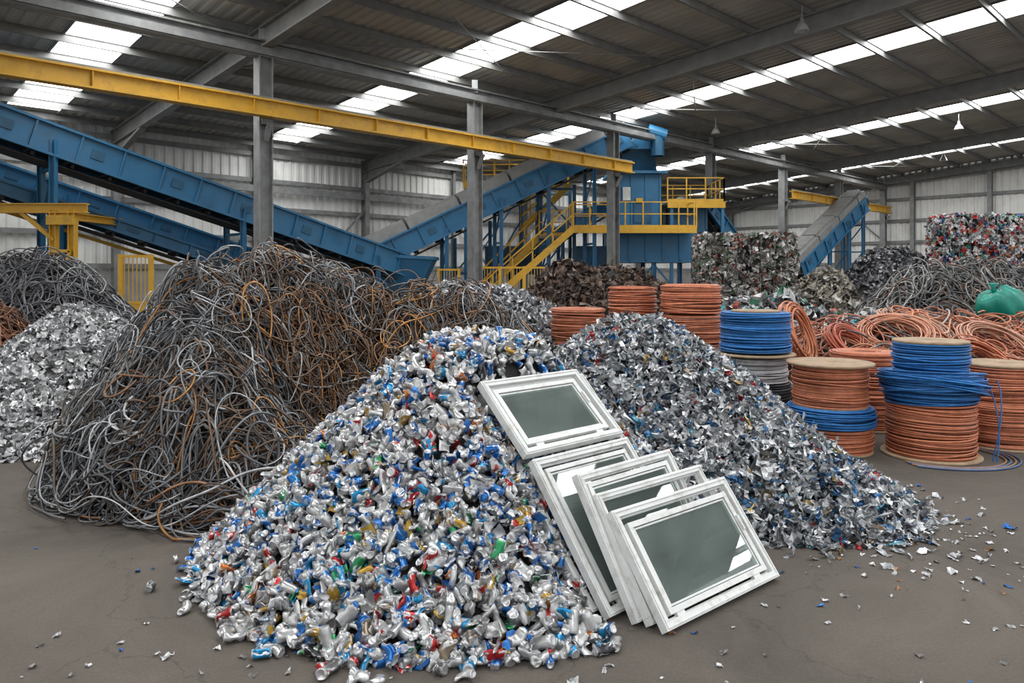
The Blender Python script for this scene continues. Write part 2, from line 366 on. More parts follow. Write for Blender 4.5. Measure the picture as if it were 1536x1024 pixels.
b.beam((4.6,33.1,.3),(6.4,33.1,2.4),.08,.08); b.beam((8.2,33.1,.3),(6.4,33.1,2.4),.08,.08)
b.box(5.0,5.35,33.12,33.2,5.3,5.9,4); b.box(5.5,6.3,33.14,33.2,4.3,5.2,3); b.box(5.6,5.9,33.08,33.16,5.2,5.4,1)
pbox(b,3.0,4.4,33.4,35.5,1.4,3.2,3,2)
for x in(1.2,2.8): 
    for y in(33,35.4): b.ibeam((x,y,0),(x,y,6),.16,.16,.02,m=3)
for z in(2.,4.,5.8): b.beam((1.2,33,z),(2.8,33,z),.1,.1,m=3); b.beam((1.2,35.4,z),(2.8,35.4,z),.1,.1,m=3)
b.beam((1.2,33,2),(2.8,33,4),.07,.07,m=3); b.beam((2.8,33,4),(1.2,33,5.8),.07,.07,m=3)
for x in(-2.6,-1.0,.4):
    b.ibeam((x,33.4,0),(x,33.4,3.6+.5*(x+2.6)),.16,.16,.02,m=3)
b.beam((-2.6,33.4,2.0),(.4,33.4,2.0),.12,.12,m=3); b.beam((-2.6,33.4,2.0),(-1.0,33.4,3.9),.08,.08,m=3); b.beam((-1,33.4,2.0),(.4,33.4,4.4),.08,.08,m=3)
pbox(b,-1.2,1.0,33.8,35.4,2.0,3.2,3,3)
b.box(2.6,8.0,31.8,33,3.85,3.95,2); b.box(2.6,8.0,31.75,31.82,3.75,3.98,1)
railing(b,[(2.6,31.8,3.95),(8.0,31.8,3.95)],1.15,1,.7)
railing(b,[(7.9,31.8,3.95),(7.9,33,3.95)],1.15,1)
railing(b,[(2.6,33,3.95),(4.5,33,3.95)],1.15,1,.7)
b.box(7.0,9.6,33.0,35.8,5.1,5.2,2); b.box(7.0,9.6,32.96,33.02,4.95,5.22,1)
railing(b,[(7.0,33,5.2),(9.55,33,5.2),(9.55,35.8,5.2)],1.1,1,.65); railing(b,[(7.0,35.8,5.2),(9.55,35.8,5.2)],1.1,1,.65)
for x in(7.2,9.5): b.beam((x,33.1,0),(x,33.1,5.1),.14,.14,m=0)
b.box(-2.3,.6,34.6,36,6.15,6.25,2); b.box(-2.3,.6,34.55,34.6,6.0,6.3,1)
railing(b,[(-2.3,34.6,6.25),(.6,34.6,6.25),(.6,36,6.25)],1.1,1,.6); railing(b,[(-2.3,36,6.25),(.6,36,6.25)],1.1,1,.6)
for x in(-2.2,.5):
    for y in(34.7,35.9): b.beam((x,y,0),(x,y,6.2),.14,.14,m=0)
b.beam((-2.2,34.7,2),(.5,34.7,5.8),.07,.07,m=0)
def stairs(b,x0,z0,x1,z1,y0,y1,m=1):
    for y in(y0,y1):
        b.beam((x0,y,z0),(x1,y,z1),.06,.28,m=m)
        for k in(.6,1.1): b.beam((x0,y,z0+k),(x1,y,z1+k),.05,.05,m=m)
        for t in np.linspace(0,1,6):
            p=np.array((x0+(x1-x0)*t,y,z0+(z1-z0)*t)); b.beam(p,p+[0,0,1.1],.05,.05,m=m)
    n=int((z1-z0)/.2)
    for i in range(n): 
        t=(i+.5)/n; x=x0+(x1-x0)*t; z=z0+(z1-z0)*t; b.box(x-.14,x+.14,y0,y1,z-.02,z+.02,2)
stairs(b,-1.7,.1,2.6,3.9,31.0,31.9)
stairs(b,-2.0,.4,1.2,3.6,32.6,33.3)
b.box(1.2,2.4,32.3,33.2,3.55,3.65,2); railing(b,[(1.2,32.3,3.65),(2.4,32.3,3.65)],1.1,1,.6)
stairs(b,.4,4.0,2.6,6.0,33.4,34.1)
M_label=mat('machine_label',(.6,.6,.55),.5)
b.done('sorting_machine',[M_blue,M_yel,M_hood,M_dblue,M_label])
b=B(); c=W(8.0,5.4,0)
V=[c+np.array(p) for p in((-1.5,-.9,2.75),(1.7,-.9,2.6),(1.7,.9,2.6),(-1.5,.9,2.75),(-.9,-.6,1.3),(1.1,-.6,1.3),(1.1,.6,1.3),(-.9,.6,1.3))]
b.add(V,[[0,1,5,4],[1,2,6,5],[2,3,7,6],[3,0,4,7]])
b.beam(V[0],V[1],.1,.12);b.beam(V[1],V[2],.1,.12);b.beam(V[2],V[3],.1,.12);b.beam(V[3],V[0],.1,.12)
for k in(4,5,6,7): p=V[k]; b.ibeam((p[0],p[1],0),tuple(p),.14,.14,.02)
b.done('feed_hopper',[M_blue])
def fence(name,x0,x1,y,z1,n):
    b=B(); 
    for i in range(n+1):
        x=x0+(x1-x0)*i/n; b.box(x-.05,x+.05,y-.05,y+.05,0,z1+.05)
    for z in(.15,z1*.5,z1): b.beam((x0,y,z),(x1,y,z),.05,.07)
    for x in np.arange(x0+.1,x1,.11): b.beam((x,y,.15),(x,y,z1),.018,.018)
    b.box(x0+.05,x0+(x1-x0)/n-.05,y-.01,y+.01,.2,z1*.5)
    return b.done(name,[M_yel])
fence('yellow_safety_fence',-1.35,1.35,27.5,2.22,3)
fence('yellow_safety_fence',-2.9,-2.1,29,2.15,1)
fence('yellow_safety_fence',-10.3,-9.5,19.3,2.45,1)
fence('yellow_safety_fence',-14.2,-12.8,21.0,2.4,2)
b=B()
for x,y in((-12.3,19.7),(-11.8,19.7),(-15.5,19.7)):
    b.ibeam((x,y,0),(x,y,3.7),.18,.18,.025)
b.ibeam((-16.5,19.7,3.75),(-11.4,19.7,3.75),.2,.26,.03); b.ibeam((-12.3,19.7,3.6),(-12.3,23,3.6),.2,.22,.03); b.beam((-12.3,19.7,2.9),(-13.2,19.7,3.65),.1,.1); b.beam((-12.3,19.6,1.2),(-11.8,19.6,2.6),.08,.08)
b.beam((-12.3,19.6,2.6),(-11.8,19.6,2.6),.08,.08); b.box(-12.4,-11.7,19.5,19.8,3.3,3.55)
b.done('yellow_gantry',[M_yel])

# ---------------------------------------------------------------- mounds
def mound(segs,noise=.05,seed=0,clip=None):
    r=np.random.default_rng(seed); ks=r.normal(0,3.0,(7,2)); ph=r.uniform(0,6.28,7); e=.035
    c0=math.sqrt(e);c1=math.sqrt(1+e)
    def f(x,y):
        x=np.asarray(x,float);y=np.asarray(y,float);acc=0
        for(x0,y0,x1,y1,H,R)in segs:
            dx,dy=x1-x0,y1-y0;L2=dx*dx+dy*dy
            t=np.clip(((x-x0)*dx+(y-y0)*dy)/L2,0,1) if L2>0 else 0
            u=np.hypot(x-x0-t*dx,y-y0-t*dy)/R
            acc=acc+np.clip(H*(c1-np.sqrt(u*u+e))/(c1-c0),0,None)**4
        h=acc**.25; s=0
        for k,p in zip(ks,ph): s=s+np.sin(k[0]*x+k[1]*y+p)
        h=h+noise*.5*s*np.clip(h/.4,0,1)
        h=np.clip(h,0,None)
        if clip is not None: h=np.minimum(h,clip(x,y))
        return h
    f.bbox=(min(min(s[0],s[2])-s[5] for s in segs),max(max(s[0],s[2])+s[5] for s in segs),min(min(s[1],s[3])-s[5] for s in segs),max(max(s[1],s[3])+s[5] for s in segs))
    f.c=(np.mean([(s[0]+s[2])/2 for s in segs]),np.mean([(s[1]+s[3])/2 for s in segs]))
    return f
def sample(f,n,lo=.02):
    x0,x1,y0,y1=f.bbox; X=[];Y=[];m=0
    while m<n:
        x=rng.uniform(x0,x1,n);y=rng.uniform(y0,y1,n);h=f(x,y);k=h>lo; X.append(x[k]);Y.append(y[k]);m+=k.sum()
    return np.concatenate(X)[:n],np.concatenate(Y)[:n]
def core(b,f,m,drop=.08,res=.1):
    x0,x1,y0,y1=f.bbox; nx=int((x1-x0)/res)+2;ny=int((y1-y0)/res)+2
    X,Y=np.meshgrid(np.linspace(x0,x1,nx),np.linspace(y0,y1,ny),indexing='ij'); Z=np.clip(f(X,Y)-drop,0.001,None)
    idx=np.arange(nx*ny).reshape(nx,ny); q=np.stack([idx[:-1,:-1],idx[1:,:-1],idx[1:,1:],idx[:-1,1:]],-1).reshape(-1,4)
    keep=(Z.ravel()[q].max(1)>.002); b.add(np.stack([X,Y,Z],-1).reshape(-1,3),q[keep],m=m)
def normals(f,x,y):
    e=.08; hx=(f(x+e,y)-f(x-e,y))/(2*e);hy=(f(x,y+e)-f(x,y-e))/(2*e); return nrm(np.stack([-hx,-hy,np.ones_like(hx)],-1))
def randrot(n):
    q=nrm(rng.normal(size=(n,4)));w,x,y,z=q.T
    return np.stack([1-2*(y*y+z*z),2*(x*y-z*w),2*(x*z+y*w),2*(x*y+z*w),1-2*(x*x+z*z),2*(y*z-x*w),2*(x*z-y*w),2*(y*z+x*w),1-2*(x*x+y*y)],-1).reshape(n,3,3)
def alignrot(nv,spread):
    n=len(nv); z=nrm(nv+spread*rng.normal(size=(n,3))); x=nrm(np.cross(z,rng.normal(size=(n,3)))); y=np.cross(z,x); return np.stack([x,y,z],-1)
def scatter(b,tpl,pos,R,sc,col,m=0):
    n=len(pos);ch=rng.integers(0,len(tpl),n); sc=np.asarray(sc,float)
    if sc.ndim==1: sc=np.repeat(sc[:,None],3,1)
    for k,(V,Q,T,mask,lab) in enumerate(tpl):
        i=np.where(ch==k)[0]
        if not len(i): continue
        nv=len(V); P=np.einsum('nij,nvj->nvi',R[i],V[None]*sc[i][:,None])+pos[i][:,None]
        off=(np.arange(len(i))*nv)[:,None,None]
        q=(Q[None]+off).reshape(-1,4) if Q is not None and len(Q) else None
        t=(T[None]+off).reshape(-1,3) if T is not None and len(T) else None
        c=np.repeat(col[i][:,None,:3],nv,1)
        if mask is not None: c=np.where(mask[None,:,None]>.5,c,np.array([.60,.60,.60])*np.ones_like(c)); al=np.repeat(mask[None],len(i),0)
        else: al=np.ones((len(i),nv))
        c=np.concatenate([c,al[...,None]],-1).reshape(-1,4)
        l=None
        if lab is not None: l=(lab[None]+rng.uniform(0,90,(len(i),1,3))).reshape(-1,3)
        b.add(P.reshape(-1,3),q,t,m,c,l)
def can_tpl(kind):
    pr=np.array([(0,.004),(.022,.002),(.026,.0),(.033,.010),(.033,.034),(.033,.059),(.033,.084),(.033,.106),(.0275,.119),(.0275,.122),(.0245,.117),(0,.117)])
    seg=12;a=np.arange(seg)*2*math.pi/seg
    V=np.stack([pr[:,0][:,None]*np.cos(a),pr[:,0][:,None]*np.sin(a),np.repeat(pr[:,1][:,None],seg,1)],-1)
    n=len(pr); j=np.arange(n-1)[:,None]*seg;k=np.arange(seg)[None];k2=(k+1)%seg
    Q=np.stack([j+k,j+k2,j+seg+k2,j+seg+k],-1).reshape(-1,4)
    mask=np.repeat(((pr[:,1]>.009)&(pr[:,1]<.107)).astype(float),seg)
    V=V.reshape(-1,3); lab=np.stack([V[:,0]/.033,V[:,1]/.033,V[:,2]/.06],-1)
    V[:,2]-=.06
    r=np.random.default_rng(kind+50)
    if kind>=3:
        kk=kind%5
        if kk==0: V[:,1]*=.45+.5*np.abs(V[:,2]/.06)
        if kk==1: V[:,2]*=.5; rr=1+.14*np.sin(V[:,2]*400); V[:,:2]*=rr[:,None]
        if kk==2: V[:,0]+=.45*np.abs(V[:,2]); V[:,1]*=.6
        if kk==3: V[:,1]*=.35; V[:,0]*=1.25
        if kk==4: V[:,2]*=.28; V[:,:2]*=1.08
        kx=r.normal(0,90,(5,3));ph=r.uniform(0,6,5)
        for q_,p_ in zip(kx,ph): V+=.0027*np.sin(V@q_+p_)[:,None]*r.normal(size=3)
    return (V,Q,None,mask,lab)
cans=[can_tpl(k) for k in(0,1,3,4,5,6,7,8,9,10,11,12,13,14,15,17)]
def shard_tpl(k,lx=1.,ly=.6,amp=.22,nn=4):
    r=np.random.default_rng(900+k); g=np.linspace(-.5,.5,nn); X,Y=np.meshgrid(g,g,indexing='ij')
    X=X*lx+r.normal(0,.06,X.shape);Y=Y*ly*(1+.4*r.normal()*X)+r.normal(0,.06,X.shape)
    Z=amp*(np.sin(X*r.uniform(2,8)+r.uniform(0,6))*np.cos(Y*r.uniform(2,8)+r.uniform(0,6)))+r.normal(0,amp*.4,X.shape)
    idx=np.arange(nn*nn).reshape(nn,nn);q=np.stack([idx[:-1,:-1],idx[1:,:-1],idx[1:,1:],idx[:-1,1:]],-1).reshape(-1,4)
    return (np.stack([X,Y,Z],-1).reshape(-1,3),q,None,None,None)
shards=[shard_tpl(k,1,rng.uniform(.25,.9)) for k in range(14)]
strips_t=[shard_tpl(40+k,1.5,rng.uniform(.1,.25),.3,4) for k in range(6)]
def pal(n,items):
    w=np.array([i[0] for i in items],float);c=np.array([i[1] for i in items],float)
    k=rng.choice(len(items),n,p=w/w.sum()); return c[k]*rng.uniform(.75,1.2,(n,1))
P_can=[(41,(.56,.56,.55)),(14,(.36,.37,.37)),(10,(.17,.17,.17)),(20,(.018,.13,.40)),(8,(.02,.24,.48)),(4,(.44,.025,.025)),(3,(.44,.26,.04)),(1.4,(.03,.26,.1)),(6,(.035,.035,.04)),(2,(.48,.14,.03)),(5,(.25,.20,.14))]
P_shr=[(46,(.56,.57,.58)),(26,(.34,.36,.38)),(12,(.10,.11,.125)),(8,(.05,.16,.34)),(2,(.08,.27,.36)),(1.2,(.42,.04,.04)),(1,(.4,.28,.1)),(12,(.76,.76,.76)),(2,(.3,.24,.18))]

def clipw(x,y):
    D=(.735,.678);NH=(-.678,.735)
    s=(x-.52)*D[0]+(y-4.22)*D[1]; t=(x-.52)*NH[0]+(y-4.22)*NH[1]
    z=np.where(t<.636,1.235*t,.785+.914*(t-.636))-.11
    z=np.clip(z,0,None)+1.1*np.clip(-(s+.12),0,None)+3*np.clip(t-1.12,0,None)
    z2=np.clip(1.7*(1.62-s),0,None)
    return np.minimum(z,z2)
f1=mound([(-.42,5.5,.4,6.0,1.49,1.82),(-.85,5.3,-.4,5.3,.85,1.33),(-.55,4.9,-.1,4.85,.5,1.06)],.035,1,clip=clipw)
def pile(name,f,n,tpl,size,palette,mt,align=.6,skirt=200,coredrop=.09,jit=.035,two=None,lo=.02,smooth=False,minz=.02,corem=None,spread=.10):
    b=B(); x,y=sample(f,n,lo); h=f(x,y); nv=normals(f,x,y)
    pos=np.stack([x,y,h+rng.uniform(-.06,jit,n)],-1); pos[:,2]=np.maximum(pos[:,2],minz)
    R=alignrot(nv,align) if align is not None else randrot(n)
    scatter(b,tpl,pos,R,rng.uniform(size[0],size[1],n),pal(n,palette))
    if skirt:
        x,y=sample(f,skirt,.0001); cx,cy=f.c
        ang=np.arctan2(y-cy,x-cx); rr=np.hypot(x-cx,y-cy)
        for _ in range(80):
            k=f(x,y)>.0; rr=np.where(k,rr+.05,rr); x=cx+rr*np.cos(ang); y=cy+rr*np.sin(ang)
        rr=rr+rng.exponential(spread,skirt)-.12; x=cx+rr*np.cos(ang); y=cy+rr*np.sin(ang)
        pos=np.stack([x,y,np.full(skirt,.015)+(0.015 if align is None else 0)],-1); R=alignrot(np.tile([0,0,1.],(skirt,1)),.25)
        if align is None: R=R[:,:,[1,2,0]]
        scatter(b,tpl,pos,R,rng.uniform(size[0],size[1],skirt),pal(skirt,palette))
    if two: 
        n2,tp2,sz2,pl2=two; x,y=sample(f,n2,lo); pos=np.stack([x,y,f(x,y)+rng.uniform(-.03,.045,n2)],-1)
        scatter(b,tp2,pos,alignrot(normals(f,x,y),.5),rng.uniform(sz2[0],sz2[1],n2),pal(n2,pl2),m=2)
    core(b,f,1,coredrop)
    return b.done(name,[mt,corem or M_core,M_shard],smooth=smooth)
pile('aluminium_can_pile',f1,8000,cans,(.76,1.02),P_can,M_can,align=None,skirt=420,coredrop=.09,jit=.05,smooth=True,minz=.03,spread=.07,
     two=(1900,shards,(.04,.11),[(6,(.62,.62,.62)),(1,(.45,.28,.04)),(2,(.03,.15,.45)),(.5,(.45,.04,.04)),(.3,(.03,.3,.12)),(2,(.2,.2,.2))]))
f2=mound([(1.15,7.5,1.45,7.45,1.50,1.95),(1.8,6.75,2.3,6.5,.62,1.2)],.05,2)
pile('shredded_aluminium_pile',f2,20000,shards+strips_t,(.038,.115),P_shr,M_shard,align=.8,skirt=900,jit=.06,corem=M_core,spread=.12)
f3=mound([(-6.1,10.1,-5.8,9.95,1.52,1.8),(-5.9,9.2,-5.3,9.3,.85,1.5)],.05,3)
pile('silver_shred_pile',f3,9000,shards,(.06,.14),[(5,(.66,.66,.66)),(2,(.45,.45,.46)),(1,(.2,.2,.2))],M_shard,skirt=250,corem=M_core2)
f4=mound([(-.9,12,-.2,12.2,1.80,2.4),(.3,12.5,.7,12.5,1.2,1.5)],.06,4)
pile('silver_shred_pile',f4,6500,shards+strips_t,(.08,.17),[(5,(.55,.55,.56)),(3,(.3,.31,.32)),(1,(.12,.12,.13))],M_shard,skirt=0,corem=M_core2)
brown=[(4,(.10,.07,.055)),(3,(.17,.12,.09)),(2,(.035,.03,.03)),(1,(.27,.19,.15))]
f5=mound([(1.1,16,1.2,16,2.2,1.9),(2.4,16.2,2.6,16.2,2.25,2.0)],.09,5)
pile('brown_scrap_pile',f5,4500,shards+strips_t,(.12,.3),brown,M_scrap,skirt=0)
f6=mound([(7.6,18,7.7,18,2.0,1.9)],.07,6)
pile('mixed_scrap_pile',f6,2200,shards+strips_t,(.12,.28),[(3,(.36,.32,.26)),(2,(.2,.18,.15)),(1,(.5,.48,.44)),(1,(.08,.07,.06))],M_scrap,skirt=0)
f7=mound([(10.5,21,11.2,21,2.7,2.3)],.07,7)
pile('dark_metal_pile',f7,3500,shards,(.1,.25),[(3,(.11,.11,.12)),(2,(.2,.2,.21)),(1,(.36,.36,.36))],M_shard,skirt=0)
f8=mound([(4.3,14,5.2,14,1.5,1.7),(6.2,14.5,7,14.3,1.2,1.5)],.08,8)
pile('mixed_litter_pile',f8,2600,shards+strips_t,(.12,.3),[(6,(.55,.55,.55)),(2,(.25,.26,.27)),(.7,(.03,.3,.35)),(.7,(.4,.1,.07)),(2,(.7,.7,.68)),(.6,(.05,.2,.12)),(2,(.08,.08,.08))],M_scrap,skirt=0)

# ---------------------------------------------------------------- wire tangles
def walk(f,n,N,step,kap,off,amp,lo,ou,fz,rr):
    x,y=sample(f,n,lo); th=rng.uniform(0,6.28,n); k0=rng.uniform(kap[0],kap[1],n)*rng.choice([-1,1],n); kk=k0.copy()
    o=rng.uniform(off[0],off[1],n); ph=rng.uniform(0,6.28,n); fr=rng.uniform(.6,2.6,n); am=rng.uniform(.2,1,n)*amp; P=[]
    e=.06
    for k in range(N):
        h=f(x,y); s=k*step
        P.append(np.stack([x,y,h+o+am*np.sin(ph+fr*s*fz)],-1))
        hx=(f(x+e,y)-f(x-e,y))/(2*e);hy=(f(x,y+e)-f(x,y-e))/(2*e)
        up=np.arctan2(hy,hx); d=(up-th+math.pi)%(2*math.pi)-math.pi
        low=np.clip((.30-h)/.25,0,1)*(np.hypot(hx,hy)>.02)
        kk+= (k0-kk)*.1+rng.normal(0,ou,n)
        th=th+kk*step+d*low*.35
        sl=1/np.sqrt(1+(hx*np.cos(th)+hy*np.sin(th))**2)
        x=x+np.cos(th)*step*sl;y=y+np.sin(th)*step*sl
    P=np.stack(P,1)
    P[:,1:-1]=(P[:,:-2]+P[:,1:-1]*2+P[:,2:])/4
    P[:,:,2]=np.maximum(P[:,:,2],rr[:,None]+rng.uniform(0,.04,(n,1)))
    return P
def tangle(name,f,n,N=46,step=.055,r=(.010,.016),kap=(.6,3.2),off=(-.22,.10),amp=.12,colf=None,coredrop=.28,mtl=None,lo=.15,sides=5,coremat=None,ou=.55,fz=2.2,loose=0):
    b=B(); rr=rng.uniform(r[0],r[1],n)
    P=walk(f,n,N,step,kap,off,amp,lo,ou,fz,rr); b.tubes(P,rr,sides,0,colf(P,n))
    if loose:
        rr=rng.uniform(r[0],r[1],loose); P=walk(f,loose,N,step*1.15,(2.5,6.5),(-.05,.10),.30,lo,.8,2.4,rr); b.tubes(P,rr,sides,0,colf(P,loose)*1.2)
        m=loose//2; x,y=sample(f,m,lo+.15); c=np.stack([x,y,f(x,y)+rng.uniform(-.15,.05,m)],-1); R=randrot(m); a=np.linspace(0,1,N)[None]*rng.uniform(3,6.5,(m,1))+rng.uniform(0,6,(m,1)); ra=rng.uniform(.12,.34,(m,1))*(1+.25*np.sin(a*1.7))
        L=np.stack([ra*np.cos(a),ra*np.sin(a)*.8,.06*np.sin(2*a)],-1); P=np.einsum('nij,nkj->nki',R,L)+c[:,None]
        rr=rng.uniform(r[0],r[1],m); P[:,:,2]=np.maximum(P[:,:,2],.02); b.tubes(P,rr,sides,0,colf(P,m)*1.1,ref=R[:,:,2])
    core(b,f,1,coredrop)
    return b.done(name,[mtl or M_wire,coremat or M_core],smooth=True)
def wirecol(P,n):
    c=pal(n,[(5,(.17,.175,.18)),(4,(.075,.075,.08)),(3,(.34,.345,.35)),(1.5,(.11,.085,.065))])
    m=P[:,P.shape[1]//2]
    p_r=.07+.62*np.exp(-((m[:,0]+2.2)**2/.8+(m[:,1]-8.2)**2/1.8))+.45*np.exp(-((m[:,0]+2.6)**2/.4+(m[:,1]-6.2)**2/.4))+.25*(m[:,0]>-1.9)
    ru=rng.uniform(size=n)<p_r
    rc=pal(n,[(4,(.14,.085,.055)),(2.5,(.25,.125,.06)),(3,(.08,.055,.04)),(1,(.40,.19,.06))])
    return np.where(ru[:,None],rc,c)
ft=mound([(-3.3,8.2,-3.0,8.6,1.98,1.7),(-2.6,9.0,-2.1,9.4,1.93,1.95),(-1.2,9.6,-.7,9.6,1.55,1.8),(-3.25,7.2,-2.8,6.9,1.2,1.3),(-2.7,6.35,-2.4,6.25,.72,.98)],.08,11)
tangle('scrap_wire_pile',ft,2300,N=46,step=.05,r=(.006,.0112),kap=(.8,5.5),colf=wirecol,amp=.19,off=(-.28,.06),ou=1.1,coredrop=.36,fz=3.,sides=4,loose=420)
def darkcol(P,n): return pal(n,[(4,(.09,.09,.095)),(3,(.15,.15,.155)),(1,(.27,.27,.27))])
def rustcol(P,n): return pal(n,[(4,(.24,.10,.05)),(3,(.14,.07,.045)),(1,(.34,.15,.07))])
fd=mound([(-9.6,14,-8.8,14,2.3,2.6)],.06,12); tangle('dark_wire_pile',fd,700,N=40,step=.07,r=(.010,.017),colf=darkcol,kap=(.8,4),ou=1.,loose=80)
fr_=mound([(-8.3,11.7,-8.8,11.7,1.42,1.4)],.06,13); tangle('rusty_wire_pile',fr_,460,N=36,step=.06,r=(.009,.014),colf=rustcol,ou=1.)
fw=mound([(9.0,16,12.5,16.5,2.1,2.4)],.1,14)
tangle('dark_wire_pile',fw,850,N=40,step=.08,r=(.011,.020),ou=1.,colf=lambda P,n:pal(n,[(4,(.09,.09,.09)),(3,(.2,.195,.185)),(2,(.36,.35,.33)),(1,(.15,.09,.06))]),loose=120)
fc=mound([(5.0,11.2,6.0,11.6,1.15,1.9),(7.0,12,9.2,12.2,1.20,2.1),(6.8,10.4,8.2,10.4,.7,1.5)],.05,15)
def copcol(P,n): return pal(n,[(5,(.52,.19,.10)),(3,(.60,.30,.19)),(2,(.36,.11,.06)),(1.5,(.1,.1,.1)),(1.5,(.45,.44,.43))])
tangle('copper_cable_pile',fc,600,N=44,step=.07,r=(.009,.016),colf=copcol,amp=.14,kap=(1.2,3.6),mtl=M_cable,coredrop=.2,ou=.7,loose=60)
def rings(b,c,R,nr,thick,wr,col,axis=(0,0,1),seg=44,m=0,flat=.6):
    ax=nrm(axis);t=np.array([1.,0,0]) if abs(ax[0])<.9 else np.array([0,1.,0]);e1=nrm(np.cross(ax,t));e2=np.cross(ax,e1)
    a=np.linspace(0,2*math.pi,seg+1)
    ph=rng.uniform(0,6.28,nr);q=np.sqrt(rng.uniform(0.1,1,nr))*thick
    rr=R+q*np.cos(ph);zz=q*np.sin(ph)*flat
    off=rng.normal(0,thick*.25,(nr,2)); p2=rng.uniform(0,6.28,nr)
    P=(np.asarray(c,float)+ (rr[:,None]*np.cos(a)+off[:,:1])[...,None]*e1+(rr[:,None]*np.sin(a)+off[:,1:])[...,None]*e2+(zz[:,None]+thick*.35*np.sin(a+p2[:,None]))[...,None]*ax)
    P[:,:,2]=np.maximum(P[:,:,2],wr)
    b.tubes(P,wr,6,m,col if np.ndim(col)==2 else np.asarray(col)*rng.uniform(.75,1.2,(nr,1)),ref=ax)
cc=[((4.15,10.6,1.12),.40,(.58,.22,.11),(.75,-.6,.35)),((5.0,10.6,.9),.42,(.48,.11,.06),(.4,-.5,.8)),((5.7,10.9,1.1),.45,(.56,.25,.15),(-.2,-.4,.9)),
    ((6.6,10.2,.7),.42,(.5,.16,.08),(.3,-.6,.7)),((7.3,11,.95),.48,(.56,.29,.19),(.1,-.5,.9)),((8.2,10.8,.8),.45,(.5,.2,.12),(-.3,-.5,.8)),
    ((6.3,11.5,1.2),.45,(.52,.30,.20),(.2,-.3,.9)),((8.8,11.5,1.0),.45,(.09,.08,.08),(.3,-.4,.8)),((7.6,9.9,.5),.42,(.5,.25,.15),(.1,-.7,.7)),((4.6,9.9,.35),.42,(.5,.14,.08),(.1,-.3,.9)),((8.5,9.8,.5),.45,(.42,.38,.34),(-.1,-.6,.8))]
for c,R,col,ax in cc:
    b=B(); rings(b,c,R,24,.10,.011,np.array(col),ax); b.done('copper_cable_coil',[M_cable],smooth=True)

# ---------------------------------------------------------------- spools & stacks
COP=np.array((.56,.195,.10)); BLU=np.array((.022,.16,.44)); SIL=np.array((.5,.5,.5)); BLK=np.array((.03,.03,.035))
def winding(b,x,y,z0,z1,R,wr,col,jit=.004,m=0,top=False,seg=44):
    n=max(2,int((z1-z0)/(wr*1.75))); a=np.linspace(0,2*math.pi,seg+1)
    z=z0+wr+(z1-z0-2*wr)*np.arange(n)/(n-1); r=R-wr+rng.normal(0,jit,n); p=rng.uniform(0,6.28,n); am=np.abs(rng.normal(0,jit*1.2,n))
    P=np.stack([x+r[:,None]*np.cos(a),y+r[:,None]*np.sin(a),z[:,None]+am[:,None]*np.sin(a+p[:,None])],-1)
    b.tubes(P,wr,6,m,col*rng.uniform(.72,1.2,(n,1)),ref=(0,0,1))
    k=max(3,n//6)
    zc=rng.uniform(z0+.05,max(z0+.06,z1-.05),k); aa=rng.uniform(.01,.05,k); pp=rng.uniform(0,6.28,k)
    P=np.stack([x+(R+wr*.5)*np.cos(a)*np.ones((k,1)),y+(R+wr*.5)*np.sin(a)*np.ones((k,1)),zc[:,None]+aa[:,None]*np.sin(a+pp[:,None])],-1)
    b.tubes(P,wr*.8,5,m,col*rng.uniform(.8,1.15,(k,1)),ref=(0,0,1))
    b.lathe([(0,z0),(R-wr*2,z0),(R-wr*2,z1-wr),(0,z1-wr)],(x,y,0),24,m,col*.35)
    if top:
        rs=np.arange(R*.35,R-wr,wr*2.0); P=np.stack([x+rs[:,None]*np.cos(a),y+rs[:,None]*np.sin(a),np.full((len(rs),seg+1),z1-wr*.6)+rng.normal(0,.004,(len(rs),1))],-1)
        b.tubes(P,wr,6,m,col*rng.uniform(.8,1.15,(len(rs),1)),ref=(0,0,1))
def flange(b,x,y,z,R,m=1,t=.028): b.lathe([(0,z),(R-.006,z),(R,z+.006),(R,z+t-.006),(R-.006,z+t),(.06,z+t),(.055,z+t-.01),(0,z+t-.01)],(x,y,0),36,m)
def spool(name,x,y,parts,fl):
    b=B()
    for(z0,z1,R,col,jit,top)in parts: winding(b,x,y,z0,z1,R,.011,np.array(col),jit,0,top)
    for z,R in fl: flange(b,x,y,z,R)
    return b.done(name,[M_cable,M_wood],smooth=True)
spool('cable_spool',3.62,8.35,[(.03,.30,.45,COP,.007,False),(.30,.50,.47,BLU,.015,True),(.52,.97,.40,COP,.006,False)],[(0,.45),(.50,.40),(.97,.47)])
spool('cable_spool',4.62,8.1,[(.03,.60,.44,COP,.007,True),(.60,.72,.46,BLU,.012,True),(.72,.90,.50,BLU,.035,True),(.90,1.24,.38,BLU,.008,True)],[(0,.50),(1.24,.38)])
spool('cable_spool',5.72,8.6,[(.03,.50,.44,COP,.008,True),(.50,.93,.40,COP,.008,False)],[(0,.46),(.93,.42)])
spool('cable_spool',4.62,9.6,[(.03,.50,.44,COP,.008,True),(.50,.98,.42,COP,.010,True)],[(0,.46)])
spool('cable_spool',3.15,9.5,[(.03,.60,.44,BLK,.012,True),(.62,.95,.40,SIL,.006,False),(1.0,1.50,.44,BLU,.008,True)],[(0,.46),(.95,.50),(1.50,.3)])
for x,y,n,R,h in((1.0,11.3,3,.42,.50),(1.95,11.9,4,.40,.45),(2.75,11.3,4,.45,.465)):
    b=B()
    for i in range(n):
        winding(b,x+rng.normal(0,.02),y,i*h,(i+1)*h-.035,R*rng.uniform(.95,1.03),.012,COP*(1.1 if i%2 else .95),.012,0,True,40)
    b.done('copper_coil_stack',[M_cable,M_wood],smooth=True)
